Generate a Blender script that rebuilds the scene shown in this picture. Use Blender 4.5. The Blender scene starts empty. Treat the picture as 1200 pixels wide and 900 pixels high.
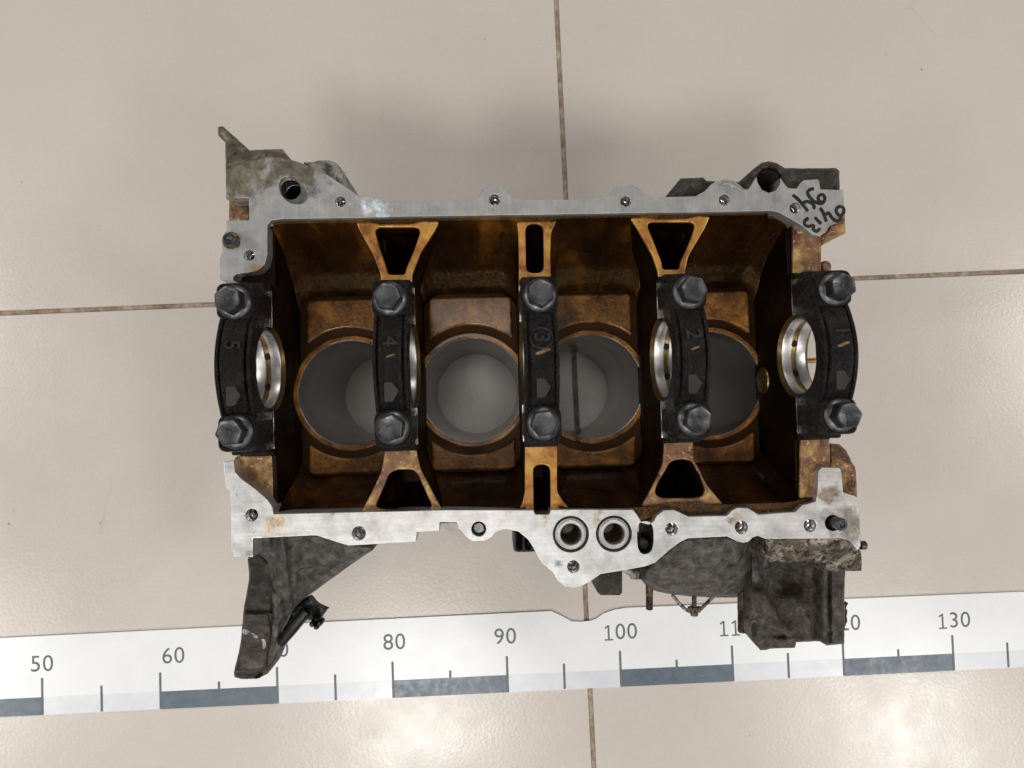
import bpy, bmesh, math, random
import numpy as np
from mathutils import Vector, Matrix, geometry, noise

random.seed(7)
sc = bpy.context.scene
COL = sc.collection
CM = 0.01                                   # the code works in centimetres, the scene in metres

# ------------------------------------------------------------------ camera
F_PX, W_PX = 758.0, 1200.0                  # focal length measured in pixels of the 1200x900 photograph
NADIR = (578.0, 475.0)                      # where the plumb line meets the picture
CAM_H = 57.4                                # lens height above the floor, cm
_c = Vector(((NADIR[0]-600)/F_PX, -(NADIR[1]-450)/F_PX, -1)).normalized()
_Z = -_c
_Y = (Vector((0, 1, 0)) - _Z*_Z.y).normalized()
_X = _Y.cross(_Z)
ROT = Matrix((_X, _Y, _Z))                  # camera vector -> world vector
cd = bpy.data.cameras.new('camera')
cd.sensor_fit = 'HORIZONTAL'; cd.sensor_width = 36.0
cd.lens = 36.0*F_PX/W_PX
cd.clip_start = 0.01; cd.clip_end = 100
cam = bpy.data.objects.new('camera', cd); COL.objects.link(cam)
cam.matrix_world = Matrix.Translation((0, 0, CAM_H*CM)) @ ROT.to_4x4()
sc.camera = cam

# ------------------------------------------------------------------ light
w = bpy.data.worlds.new('World'); sc.world = w; w.use_nodes = True
bg = w.node_tree.nodes['Background']
bg.inputs[0].default_value = (1.0, 0.96, 0.91, 1); bg.inputs[1].default_value = 0.09

def ceiling_or_fill_lamp(x, y, z, sx, sy, power, col=(1.0, 0.97, 0.93)):
    l = bpy.data.lights.new('ceiling_or_fill_lamp', 'AREA'); l.shape = 'RECTANGLE'
    l.size = sx; l.size_y = sy; l.energy = power; l.color = col
    o = bpy.data.objects.new('ceiling_or_fill_lamp', l); COL.objects.link(o); o.location = (x, y, z)
    o['label'] = 'ceiling light panel or added fill panel, out of frame'; o['category'] = 'lamp'; o['group'] = 'ceiling lamps'
ceiling_or_fill_lamp(-0.08, 0.16, 2.5, 0.60, 0.60, 5.5)
ceiling_or_fill_lamp(-0.36, -1.45, 2.5, 0.60, 0.60, 29)
ceiling_or_fill_lamp(1.95, -1.55, 2.5, 0.60, 0.60, 28)
ceiling_or_fill_lamp(-2.6, -1.35, 2.5, 0.60, 0.60, 30)
ceiling_or_fill_lamp(-1.4, -3.5, 2.5, 1.20, 0.60, 42)  # added fill from far in front, left; no known lamp there
ceiling_or_fill_lamp(1.6, -3.6, 2.5, 1.20, 0.60, 42)  # added fill from far in front, right
ceiling_or_fill_lamp(-3.3, 0.4, 2.5, 1.20, 0.60, 56)  # added left fill, keeps the floor shadows faint
ceiling_or_fill_lamp(3.4, 0.3, 2.5, 1.20, 0.60, 56)  # added right fill, also only to soften floor shadows
ceiling_or_fill_lamp(0.2, 3.3, 2.5, 1.20, 0.60, 62)  # added rear fill, lightens the shadow behind the block

vs = sc.view_settings
vs.view_transform = 'Standard'; vs.look = 'None'; vs.exposure = 0.0; vs.gamma = 1.0

# ------------------------------------------------------------------ measuring helpers
def un(px, py, z):
    """photo pixel -> world x, y (cm) on the level plane at height z (cm)"""
    d = ROT @ Vector(((px-600)/F_PX, -(py-450)/F_PX, -1))
    t = (z-CAM_H)/d.z
    return d.x*t, d.y*t
OX, OY = un(635, 420, 23.0)                 # crank axis below the middle cap
YAW = math.radians(1.5)
CY, SY = math.cos(YAW), math.sin(YAW)
def bl(px, py, z):
    """photo pixel -> block frame (x along the crank, y across), cm"""
    x, y = un(px, py, z); x -= OX; y -= OY
    return (x*CY + y*SY, -x*SY + y*CY)
def blp(pts, z): return [bl(p[0], p[1], z) for p in pts]

# ------------------------------------------------------------------ materials
def new_mat(name):
    m = bpy.data.materials.new(name); m.use_nodes = True
    nt = m.node_tree; b = nt.nodes['Principled BSDF']
    tc = nt.nodes.new('ShaderNodeTexCoord')
    return m, nt, b, tc
def N(nt, kind, **kw):
    n = nt.nodes.new(kind)
    for k, v in kw.items(): setattr(n, k, v)
    return n
def noise_tex(nt, vec, scale, detail=6, rough=0.6, dist=0.0):
    n = N(nt, 'ShaderNodeTexNoise'); n.inputs['Scale'].default_value = scale
    n.inputs['Detail'].default_value = detail; n.inputs['Roughness'].default_value = rough
    n.inputs['Distortion'].default_value = dist
    nt.links.new(vec, n.inputs['Vector']); return n.outputs['Fac']
def ramp(nt, fac, stops):
    r = N(nt, 'ShaderNodeValToRGB'); e = r.color_ramp.elements
    while len(e) < len(stops): e.new(0.5)
    for i, (p, c) in enumerate(stops):
        e[i].position = p
        e[i].color = (c, c, c, 1) if isinstance(c, (int, float)) else (*c, 1)
    nt.links.new(fac, r.inputs[0]); return r.outputs[0]
def mixc(nt, fac, a, b, mode='MIX'):
    n = N(nt, 'ShaderNodeMix', data_type='RGBA', blend_type=mode)
    for sock, v in ((n.inputs[0], fac), (n.inputs[6], a), (n.inputs[7], b)):
        if isinstance(v, (int, float)): sock.default_value = v
        elif isinstance(v, tuple): sock.default_value = (*v, 1)
        else: nt.links.new(v, sock)
    return n.outputs[2]
def math_n(nt, op, a, b=0.0, clamp=False):
    n = N(nt, 'ShaderNodeMath', operation=op, use_clamp=clamp)
    for s, v in ((n.inputs[0], a), (n.inputs[1], b)):
        if isinstance(v, (int, float)): s.default_value = v
        else: nt.links.new(v, s)
    return n.outputs[0]
def mapping(nt, vec, scale=(1, 1, 1), rot=(0, 0, 0)):
    n = N(nt, 'ShaderNodeMapping'); n.inputs['Scale'].default_value = scale
    n.inputs['Rotation'].default_value = rot
    nt.links.new(vec, n.inputs['Vector']); return n.outputs[0]
def bump(nt, b, h, strength, dist=0.001):
    n = N(nt, 'ShaderNodeBump'); n.inputs['Strength'].default_value = strength
    n.inputs['Distance'].default_value = dist
    nt.links.new(h, n.inputs['Height']); nt.links.new(n.outputs[0], b.inputs['Normal'])

def surf(name, cols, scale=60, rough=(0.35, 0.55), metal=0.0, spec=0.5, bscale=500, bstr=0.3, bdist=0.0006,
         speck=None, coat=0.0, mott=0.55, tint=None, stretch=None, lo=0.32, hi=0.68, wet=None):
    """patchy coloured surface: cols dark..light over a large noise, fine relief, optional specks"""
    m, nt, b, tc = new_mat(name); v = tc.outputs['Object']
    info = N(nt, 'ShaderNodeObjectInfo')
    add = N(nt, 'ShaderNodeVectorMath', operation='ADD'); nt.links.new(v, add.inputs[0])
    nt.links.new(info.outputs['Random'], add.inputs[1]); v = add.outputs[0]
    vv = mapping(nt, v, stretch) if stretch else v
    n1 = noise_tex(nt, vv, scale, 8, 0.62, 0.4)
    k = len(cols)
    c = ramp(nt, n1, [(lo + (hi-lo)*i/(k-1), cols[i]) for i in range(k)])
    n2 = noise_tex(nt, v, scale*6, 5, 0.7)
    c = mixc(nt, mott, c, ramp(nt, n2, [(0.25, 0.55), (0.75, 1.35)]), 'MULTIPLY')
    if speck:
        n3 = noise_tex(nt, v, speck[1], 3, 0.6)
        c = mixc(nt, ramp(nt, n3, [(speck[2], 0.0), (speck[2]+0.05, 1.0)]), c, speck[0])
    nt.links.new(c, b.inputs['Base Color'])
    nr = noise_tex(nt, v, scale*2.3, 4, 0.6)
    mr = N(nt, 'ShaderNodeMapRange'); mr.inputs[1].default_value = 0.3; mr.inputs[2].default_value = 0.7
    mr.inputs[3].default_value = rough[0]; mr.inputs[4].default_value = rough[1]
    nt.links.new(nr, mr.inputs[0]); nt.links.new(mr.outputs[0], b.inputs['Roughness'])
    b.inputs['Metallic'].default_value = metal
    b.inputs['Specular IOR Level'].default_value = spec
    b.inputs['Coat Weight'].default_value = coat; b.inputs['Coat Roughness'].default_value = 0.12
    if tint: b.inputs['Specular Tint'].default_value = (*tint, 1)
    if bstr:
        bump(nt, b, noise_tex(nt, v, bscale, 5, 0.65), bstr, bdist)
    return m

def sstep(a, b, t):
    t = min(1, max(0, (t-a)/(b-a))); return t*t*(3-2*t)
M = {}
# ceramic floor tile: beige, satin, faint clouding and scratches
m, nt, b, tc = new_mat('floor_tile'); v = tc.outputs['Object']
gi = N(nt, 'ShaderNodeNewGeometry'); gp = gi.outputs['Position']
c = ramp(nt, noise_tex(nt, gp, 7, 6, 0.6), [(0.3, (0.522, 0.475, 0.430)), (0.7, (0.548, 0.500, 0.455))])
c = mixc(nt, 0.25, c, ramp(nt, noise_tex(nt, gp, 420, 3, 0.6), [(0.3, 0.86), (0.7, 1.1)]), 'MULTIPLY')
sp = ramp(nt, noise_tex(nt, gp, 95, 2, 0.5), [(0.765, 0.0), (0.785, 1.0)])
c = mixc(nt, math_n(nt, 'MULTIPLY', sp, 0.55), c, (0.12, 0.095, 0.08))
scr = N(nt, 'ShaderNodeTexVoronoi', feature='DISTANCE_TO_EDGE'); scr.inputs['Scale'].default_value = 9
nt.links.new(mapping(nt, gp, (1, 0.35, 1), (0, 0, 0.7)), scr.inputs['Vector'])
sm = math_n(nt, 'MULTIPLY', ramp(nt, scr.outputs['Distance'], [(0.0, 1.0), (0.006, 0.0)]),
            ramp(nt, noise_tex(nt, gp, 14, 3, 0.5), [(0.6, 0.0), (0.68, 0.35)]))
c = mixc(nt, sm, c, (0.34, 0.30, 0.26))
nt.links.new(c, b.inputs['Base Color'])
nt.links.new(ramp(nt, noise_tex(nt, gp, 26, 5, 0.6), [(0.3, 0.21), (0.7, 0.31)]), b.inputs['Roughness'])
b.inputs['Specular IOR Level'].default_value = 0.5
hb = math_n(nt, 'ADD', noise_tex(nt, gp, 330, 3, 0.55), math_n(nt, 'MULTIPLY', noise_tex(nt, gp, 60, 3, 0.5), 0.35))
bump(nt, b, hb, 0.15, 0.0008)
M['tile'] = m
M['grout'] = surf('grout', [(0.15, 0.10, 0.068), (0.27, 0.205, 0.15), (0.42, 0.36, 0.29)], 90, (0.7, 0.95), bstr=0.5)

def machined(name, base, stain, grain_axis=(1, 0.04, 1), rough=0.34, metal=0.85, dirt=0.55, spots=()):
    m, nt, b, tc = new_mat(name); v = tc.outputs['Object']
    g = noise_tex(nt, mapping(nt, v, tuple(s*900 for s in grain_axis)), 1.0, 3, 0.6)
    c = ramp(nt, g, [(0.25, tuple(x*0.88 for x in base)), (0.75, tuple(min(1, x*1.09) for x in base))])
    big = noise_tex(nt, v, 38, 7, 0.66, 0.5)
    c = mixc(nt, math_n(nt, 'MULTIPLY', ramp(nt, big, [(0.46, 0.0), (0.70, 1.0)]), dirt), c, stain)
    c = mixc(nt, 0.6, c, ramp(nt, noise_tex(nt, v, 150, 5, 0.7), [(0.3, 0.72), (0.7, 1.22)]), 'MULTIPLY')
    fine = noise_tex(nt, v, 330, 3, 0.7)
    c = mixc(nt, math_n(nt, 'MULTIPLY', ramp(nt, fine, [(0.66, 0.0), (0.74, 1.0)]), 0.5), c, (0.07, 0.06, 0.05))
    for (cx, cy, r, col, thr) in spots:          # local dirt with a shape of its own
        sub = N(nt, 'ShaderNodeVectorMath', operation='DISTANCE'); nt.links.new(v, sub.inputs[0])
        sub.inputs[1].default_value = (cx*CM, cy*CM, 0.198)
        fall = N(nt, 'ShaderNodeMapRange'); fall.inputs[1].default_value = 0; fall.inputs[2].default_value = r*CM
        fall.inputs[3].default_value = 1; fall.inputs[4].default_value = 0
        nt.links.new(sub.outputs['Value'], fall.inputs[0])
        nn = math_n(nt, 'ADD', math_n(nt, 'MULTIPLY', noise_tex(nt, v, 120, 6, 0.62), 0.9), math_n(nt, 'MULTIPLY', fall.outputs[0], 0.55))
        tone = mixc(nt, 1.0, col, ramp(nt, noise_tex(nt, v, 210, 6, 0.7), [(0.3, 0.35), (0.7, 2.0)]), 'MULTIPLY')
        c = mixc(nt, ramp(nt, nn, [(thr, 0.0), (thr+0.16, 0.9)]), c, tone)
    nt.links.new(c, b.inputs['Base Color'])
    b.inputs['Metallic'].default_value = metal
    nt.links.new(ramp(nt, noise_tex(nt, v, 70, 5, 0.6), [(0.3, rough), (0.7, rough+0.2)]), b.inputs['Roughness'])
    bump(nt, b, math_n(nt, 'ADD', g, math_n(nt, 'MULTIPLY', fine, 0.6)), 0.10, 0.0004)
    return m
_e = lambda px, py: bl(px, py, 19.8)
def spot(px, py, r, col, thr): x, y = _e(px, py); return (x, y, r, col, thr)
M['rail_rear'] = machined('machined_aluminium_shaded', (0.40, 0.405, 0.40), (0.30, 0.28, 0.24), (1, 0.05, 1), 0.42, 0.8, 0.45,  # same aluminium as the front rail, painted darker where lamps reflect less
    [spot(345, 195, 3.4, (0.12, 0.10, 0.075), 0.68), spot(275, 200, 3.2, (0.15, 0.13, 0.085), 0.62), spot(300, 318, 1.4, (0.30, 0.20, 0.09), 0.75),
     spot(985, 268, 1.6, (0.16, 0.085, 0.04), 0.70), spot(440, 238, 2.8, (0.55, 0.60, 0.66), 0.80)])
M['rail_front'] = machined('machined_aluminium_lit', (0.66, 0.665, 0.655), (0.42, 0.39, 0.34), (0.05, 1, 1), 0.32, 0.8, 0.7,  # lamp reflection on the front rail painted in as a lighter base
    [spot(400, 606, 2.0, (0.40, 0.33, 0.22), 0.90), spot(700, 604, 1.8, (0.36, 0.30, 0.20), 0.88), spot(860, 606, 2.0, (0.36, 0.30, 0.22), 0.88), spot(655, 660, 1.6, (0.10, 0.11, 0.12), 0.86), spot(995, 620, 2.3, (0.22, 0.20, 0.17), 0.70), spot(320, 612, 2.6, (0.45, 0.36, 0.22), 0.84), spot(972, 580, 1.6, (0.20, 0.16, 0.12), 0.74),
     spot(292, 645, 1.8, (0.16, 0.13, 0.10), 0.86), spot(640, 600, 1.6, (0.35, 0.24, 0.10), 0.84)])
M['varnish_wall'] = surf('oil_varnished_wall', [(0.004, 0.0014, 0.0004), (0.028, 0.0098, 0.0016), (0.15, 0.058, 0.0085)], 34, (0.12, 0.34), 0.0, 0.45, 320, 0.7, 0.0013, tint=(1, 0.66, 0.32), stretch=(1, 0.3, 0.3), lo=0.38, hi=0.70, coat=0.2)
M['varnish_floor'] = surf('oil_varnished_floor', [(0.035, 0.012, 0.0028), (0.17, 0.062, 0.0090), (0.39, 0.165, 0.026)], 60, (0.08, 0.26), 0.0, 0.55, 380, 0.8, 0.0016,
    speck=((0.016, 0.006, 0.003), 220, 0.65), coat=0.4, tint=(1, 0.8, 0.55))
M['varnish_groove'] = surf('oil_soaked_groove', [(0.008, 0.0035, 0.0015), (0.022, 0.009, 0.003)], 40, (0.35, 0.55), 0.0, 0.3, 300, 0.4, tint=(1, 0.6, 0.35))
M['caramel'] = surf('caramel_varnish_pad', [(0.12, 0.038, 0.009), (0.37, 0.155, 0.024), (0.52, 0.275, 0.055)], 80, (0.25, 0.5), 0.25, 0.5, 500, 0.25,
    speck=((0.07, 0.025, 0.012), 330, 0.66), coat=0.3, lo=0.30, hi=0.62)
M['burnt'] = surf('burnt_oil_pad', [(0.055, 0.022, 0.012), (0.20, 0.095, 0.045), (0.46, 0.30, 0.085)], 95, (0.35, 0.6), 0.2, 0.5, 500, 0.4,
    speck=((0.50, 0.36, 0.12), 420, 0.62), coat=0.1)
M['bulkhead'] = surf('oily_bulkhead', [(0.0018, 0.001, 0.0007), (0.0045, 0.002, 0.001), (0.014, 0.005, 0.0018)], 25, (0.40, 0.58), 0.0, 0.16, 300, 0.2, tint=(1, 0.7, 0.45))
M['cap'] = surf('oily_cast_iron_cap', [(0.004, 0.0038, 0.0036), (0.009, 0.0082, 0.0074), (0.022, 0.019, 0.016)], 80, (0.16, 0.34), 0.05, 0.30, 900, 1.0, 0.0020)
M['cap_mark'] = surf('cast_mark', [(0.018, 0.0165, 0.016), (0.032, 0.028, 0.027)], 120, (0.40, 0.55), 0.05, 0.35, 700, 0.3)
M['cap_digit'] = surf('cast_digit', [(0.007, 0.0065, 0.006), (0.020, 0.0175, 0.0155)], 200, (0.25, 0.45), 0.05, 0.35, 700, 0.6, 0.001)
M['bolt'] = surf('oiled_black_steel', [(0.055, 0.056, 0.060), (0.090, 0.091, 0.096), (0.14, 0.142, 0.148)], 160, (0.27, 0.46), 0.85, 0.5, 900, 0.2, 0.0004)
M['steel'] = surf('bright_steel', [(0.50, 0.50, 0.49), (0.72, 0.72, 0.71)], 60, (0.18, 0.30), 1.0, 0.5, 500, 0.05)
M['bushing'] = machined('turned_bushing', (0.56, 0.56, 0.545), (0.42, 0.39, 0.32), (1, 1, 0.05), 0.28, 0.8, 0.3)
M['bearing'] = machined('bearing_metal', (0.62, 0.62, 0.61), (0.48, 0.45, 0.40), (0.03, 1, 1), 0.26, 0.95, 0.3)
M['brass'] = surf('brass_backing', [(0.16, 0.095, 0.03), (0.34, 0.23, 0.09)], 90, (0.25, 0.4), 0.85, 0.5, 400, 0.15)
M['brass_bright'] = surf('orange_brass', [(0.30, 0.13, 0.03), (0.55, 0.30, 0.09)], 90, (0.25, 0.4), 0.6, 0.5, 400, 0.15)
M['port_oil'] = surf('oily_port_wall', [(0.03, 0.021, 0.007), (0.10, 0.07, 0.022)], 90, (0.2, 0.4), 0.4, 0.5, 400, 0.2)
M['hole'] = surf('painted_hole_shade', [(0.006, 0.004, 0.003), (0.012, 0.008, 0.006)], 90, (0.5, 0.8), 0.0, 0.3, 400, 0.1)  # near-black colour stands in for the shade inside holes
M['thread'] = surf('cut_thread', [(0.45, 0.45, 0.45), (0.72, 0.72, 0.72)], 200, (0.15, 0.3), 0.95, 0.5, 600, 0.1)
M['rust'] = surf('rusty_steel', [(0.014, 0.009, 0.007), (0.045, 0.024, 0.016), (0.14, 0.085, 0.06)], 200, (0.35, 0.6), 0.4, 0.5, 700, 0.6)
M['casting'] = surf('grimy_cast_aluminium', [(0.030, 0.028, 0.024), (0.088, 0.083, 0.074), (0.17, 0.162, 0.147)], 170, (0.40, 0.66), 0.25, 0.45, 800, 1.0, 0.0016,
    speck=((0.014, 0.012, 0.010), 330, 0.64), lo=0.34, hi=0.68)
M['casting_dark'] = surf('black_grime_casting', [(0.014, 0.012, 0.0095), (0.036, 0.031, 0.025), (0.085, 0.075, 0.061)], 170, (0.40, 0.66), 0.15, 0.4, 700, 1.0, 0.0014,
    speck=((0.16, 0.145, 0.12), 300, 0.69), lo=0.36, hi=0.70)
M['casting_pale'] = surf('blotched_pale_casting', [(0.05, 0.045, 0.038), (0.26, 0.25, 0.23), (0.36, 0.355, 0.335)], 120, (0.4, 0.6), 0.4, 0.45, 500, 0.5, 0.0008, lo=0.38, hi=0.62)
M['casting_brown'] = surf('brown_grime_casting', [(0.026, 0.022, 0.016), (0.066, 0.057, 0.044), (0.15, 0.132, 0.108)], 190, (0.38, 0.62), 0.2, 0.42, 700, 1.0, 0.0014, lo=0.34, hi=0.70)
M['casting_worn'] = surf('worn_milled_casting', [(0.030, 0.022, 0.014), (0.13, 0.105, 0.075), (0.42, 0.38, 0.33)], 110, (0.4, 0.7), 0.4, 0.5, 420, 0.9, 0.0014,
    speck=((0.015, 0.012, 0.009), 380, 0.53), lo=0.34, hi=0.68)
M['casting_olive'] = surf('oil_stained_casting', [(0.030, 0.025, 0.018), (0.105, 0.088, 0.060), (0.27, 0.25, 0.20)], 110, (0.4, 0.65), 0.3, 0.45, 420, 0.5, 0.0008,
    speck=((0.02, 0.017, 0.012), 240, 0.62))
M['casting_scuffed'] = surf('scuffed_dark_casting', [(0.012, 0.0095, 0.007), (0.032, 0.025, 0.019), (0.080, 0.066, 0.053)], 90, (0.32, 0.55), 0.2, 0.45, 420, 0.6, 0.0009, speck=((0.16, 0.145, 0.13), 420, 0.70))
M['rubber'] = surf('black_rubber', [(0.006, 0.006, 0.007), (0.016, 0.016, 0.017)], 100, (0.45, 0.65), 0, 0.25, 500, 0.2)
M['plastic'] = surf('black_plastic', [(0.004, 0.004, 0.004), (0.010, 0.010, 0.010)], 80, (0.28, 0.45), 0, 0.3, 300, 0.1)
M['ink'] = surf('black_marker_ink', [(0.006, 0.006, 0.006), (0.016, 0.017, 0.018)], 200, (0.35, 0.5), 0, 0.4, 500, 0.05)
M['paint'] = surf('ochre_paint_dab', [(0.05, 0.03, 0.016), (0.24, 0.14, 0.055)], 330, (0.4, 0.6), 0, 0.4, 600, 0.3)
M['ruler'] = surf('white_ruler_film', [(0.725, 0.745, 0.755), (0.765, 0.78, 0.79)], 12, (0.22, 0.34), 0, 0.45, 120, 0.03, speck=((0.42, 0.39, 0.35), 75, 0.775), mott=0.05)
M['ruler_pale'] = surf('pale_ruler_band', [(0.60, 0.625, 0.67), (0.68, 0.70, 0.735)], 30, (0.2, 0.35), 0, 0.5, 120, 0.05, speck=((0.40, 0.38, 0.36), 90, 0.76), mott=0.08)
M['ruler_dark'] = surf('slate_ruler_print', [(0.085, 0.115, 0.145), (0.125, 0.160, 0.190)], 70, (0.25, 0.42), 0, 0.4, 220, 0.1, speck=((0.30, 0.33, 0.36), 500, 0.70), mott=0.25)
M['ruler_ink'] = surf('grey_ruler_ink', [(0.085, 0.095, 0.11), (0.14, 0.15, 0.165)], 90, (0.4, 0.5), 0, 0.4, 300, 0.0)

# liner: honed grey bore
m, nt, b, tc = new_mat('honed_liner'); v = tc.outputs['Object']
c = ramp(nt, noise_tex(nt, v, 20, 3, 0.5), [(0.3, (0.26, 0.257, 0.252)), (0.7, (0.40, 0.396, 0.388))])
nt.links.new(c, b.inputs['Base Color']); b.inputs['Metallic'].default_value = 0.95
nt.links.new(ramp(nt, noise_tex(nt, v, 35, 3, 0.5), [(0.3, 0.16), (0.7, 0.26)]), b.inputs['Roughness'])
bump(nt, b, noise_tex(nt, mapping(nt, v, (1, 1, 3)), 900, 2, 0.6), 0.06, 0.0002)
M['liner'] = m

# ------------------------------------------------------------------ mesh helpers
def link(name, me, mat, parent=None, smooth=35):
    o = bpy.data.objects.new(name, me); COL.objects.link(o)
    me.materials.clear(); me.materials.append(M[mat] if isinstance(mat, str) else mat)
    me.shade_smooth(); me.set_sharp_from_angle(angle=math.radians(smooth))
    if parent: o.parent = parent
    return o
def empty(name, label=None, cat=None, group=None, loc=(0, 0, 0), rz=0):
    o = bpy.data.objects.new(name, None); COL.objects.link(o); o.location = loc; o.rotation_euler.z = rz
    o.empty_display_size = 0.02
    if label: o['label'] = label
    if cat: o['category'] = cat
    if group: o['group'] = group
    return o
def curve_mesh(cu):
    o = bpy.data.objects.new('tmp', cu); COL.objects.link(o)
    dg = bpy.context.evaluated_depsgraph_get()
    me = bpy.data.meshes.new_from_object(o.evaluated_get(dg))
    bpy.data.objects.remove(o); bpy.data.curves.remove(cu)
    return me
def chaikin(pts, n=2, k=0.25):
    for _ in range(n):
        q = []
        for i in range(len(pts)):
            a, b = pts[i], pts[(i+1) % len(pts)]
            q.append((a[0]+(b[0]-a[0])*k, a[1]+(b[1]-a[1])*k)); q.append((b[0]-(b[0]-a[0])*k, b[1]-(b[1]-a[1])*k))
        pts = q
    return pts
def rnd(pts, r=0.25, n=4):
    """round the corners of a closed polygon"""
    out = []; L = len(pts)
    for i in range(L):
        p = Vector(pts[i]); a = Vector(pts[i-1]); b = Vector(pts[(i+1) % L])
        da, db = (a-p), (b-p)
        t = min(r, da.length*0.45, db.length*0.45)
        if t < 1e-4: out.append(tuple(p)); continue
        s, e = p+da.normalized()*t, p+db.normalized()*t
        for j in range(n+1):
            u = j/n
            q = s*(1-u)**2 + p*2*u*(1-u) + e*u*u
            out.append((q.x, q.y))
    return out
def circle(cx, cy, r, n=28, ry=None):
    ry = ry or r
    return [(cx+r*math.cos(2*math.pi*i/n), cy+ry*math.sin(2*math.pi*i/n)) for i in range(n)]
def plate(outer, holes, z0, z1, bev=0.03, seg=1):
    """flat plate with holes between heights z0 and z1 (cm)"""
    cu = bpy.data.curves.new('c', 'CURVE'); cu.dimensions = '2D'; cu.fill_mode = 'BOTH'
    for pts in [outer]+list(holes):
        s = cu.splines.new('POLY'); s.points.add(len(pts)-1); s.use_cyclic_u = True
        for p, q in zip(s.points, pts): p.co = (q[0], q[1], 0, 1)
    cu.extrude = max(1e-4, (z1-z0)/2-bev); cu.bevel_depth = bev; cu.bevel_resolution = seg; cu.offset = -bev
    me = curve_mesh(cu)
    me.transform(Matrix.Translation((0, 0, (z0+z1)/2)))
    me.transform(Matrix.Scale(CM, 4))
    return me
TO_YZ = Matrix(((0, 0, 1, 0), (1, 0, 0, 0), (0, 1, 0, 0), (0, 0, 0, 1)))     # (u,v,w) -> (x=w,y=u,z=v)
def slab_yz(outer, holes, x0, x1, bev=0.04, seg=2):
    me = plate(outer, holes, x0, x1, bev, seg); me.transform(TO_YZ); return me
def bm_mesh(fn):
    bm = bmesh.new(); fn(bm); bmesh.ops.recalc_face_normals(bm, faces=bm.faces)
    me = bpy.data.meshes.new('m'); bm.to_mesh(me); bm.free(); me.transform(Matrix.Scale(CM, 4)); return me
def lathe(prof, n=32, a0=0.0, a1=2*math.pi, closed=False):
    """revolve (r, z) profile about z (cm)"""
    full = abs(a1-a0-2*math.pi) < 1e-6
    def fn(bm):
        rings = []
        for i in range(n if full else n+1):
            a = a0+(a1-a0)*i/n
            rings.append([bm.verts.new((r*math.cos(a), r*math.sin(a), z)) for r, z in prof])
        m_ = len(rings)
        for i in range(m_ if full else m_-1):
            A, B = rings[i], rings[(i+1) % m_]
            for j in range(len(prof) if closed else len(prof)-1):
                k = (j+1) % len(prof)
                try: bm.faces.new((A[j], B[j], B[k], A[k]))
                except ValueError: pass
        bmesh.ops.remove_doubles(bm, verts=bm.verts, dist=1e-5)
    return bm_mesh(fn)
def join(meshes):
    bm = bmesh.new()
    for me in meshes: bm.from_mesh(me); bpy.data.meshes.remove(me)
    me = bpy.data.meshes.new('m'); bm.to_mesh(me); bm.free(); return me
def moved(me, x=0, y=0, z=0, rz=0):
    me.transform(Matrix.Translation((x*CM, y*CM, z*CM)) @ Matrix.Rotation(rz, 4, 'Z')); return me
def tube(pts, r, n=8, cap=True):
    """swept round tube along 3-d points (cm); r number or list"""
    P = [Vector(p) for p in pts]; R = r if isinstance(r, (list, tuple)) else [r]*len(P)
    def fn(bm):
        rings = []
        for i, p in enumerate(P):
            t = (P[min(i+1, len(P)-1)]-P[max(i-1, 0)]).normalized()
            u = t.orthogonal().normalized() if i == 0 else (fn.u - t*fn.u.dot(t)).normalized()
            fn.u = u; v = t.cross(u)
            rings.append([bm.verts.new(p+(u*math.cos(2*math.pi*k/n)+v*math.sin(2*math.pi*k/n))*R[i]) for k in range(n)])
        for A, B in zip(rings, rings[1:]):
            for k in range(n): bm.faces.new((A[k], A[(k+1) % n], B[(k+1) % n], B[k]))
        if cap: bm.faces.new(rings[0]); bm.faces.new(rings[-1])
    return bm_mesh(fn)
def text_mesh(s, size, depth, bev=0.0):
    cu = bpy.data.curves.new('t', 'FONT'); cu.body = s; cu.size = size; cu.extrude = depth; cu.bevel_depth = bev
    cu.align_x = 'CENTER'; cu.align_y = 'CENTER'
    me = curve_mesh(cu); me.transform(Matrix.Scale(CM, 4)); return me

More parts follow.
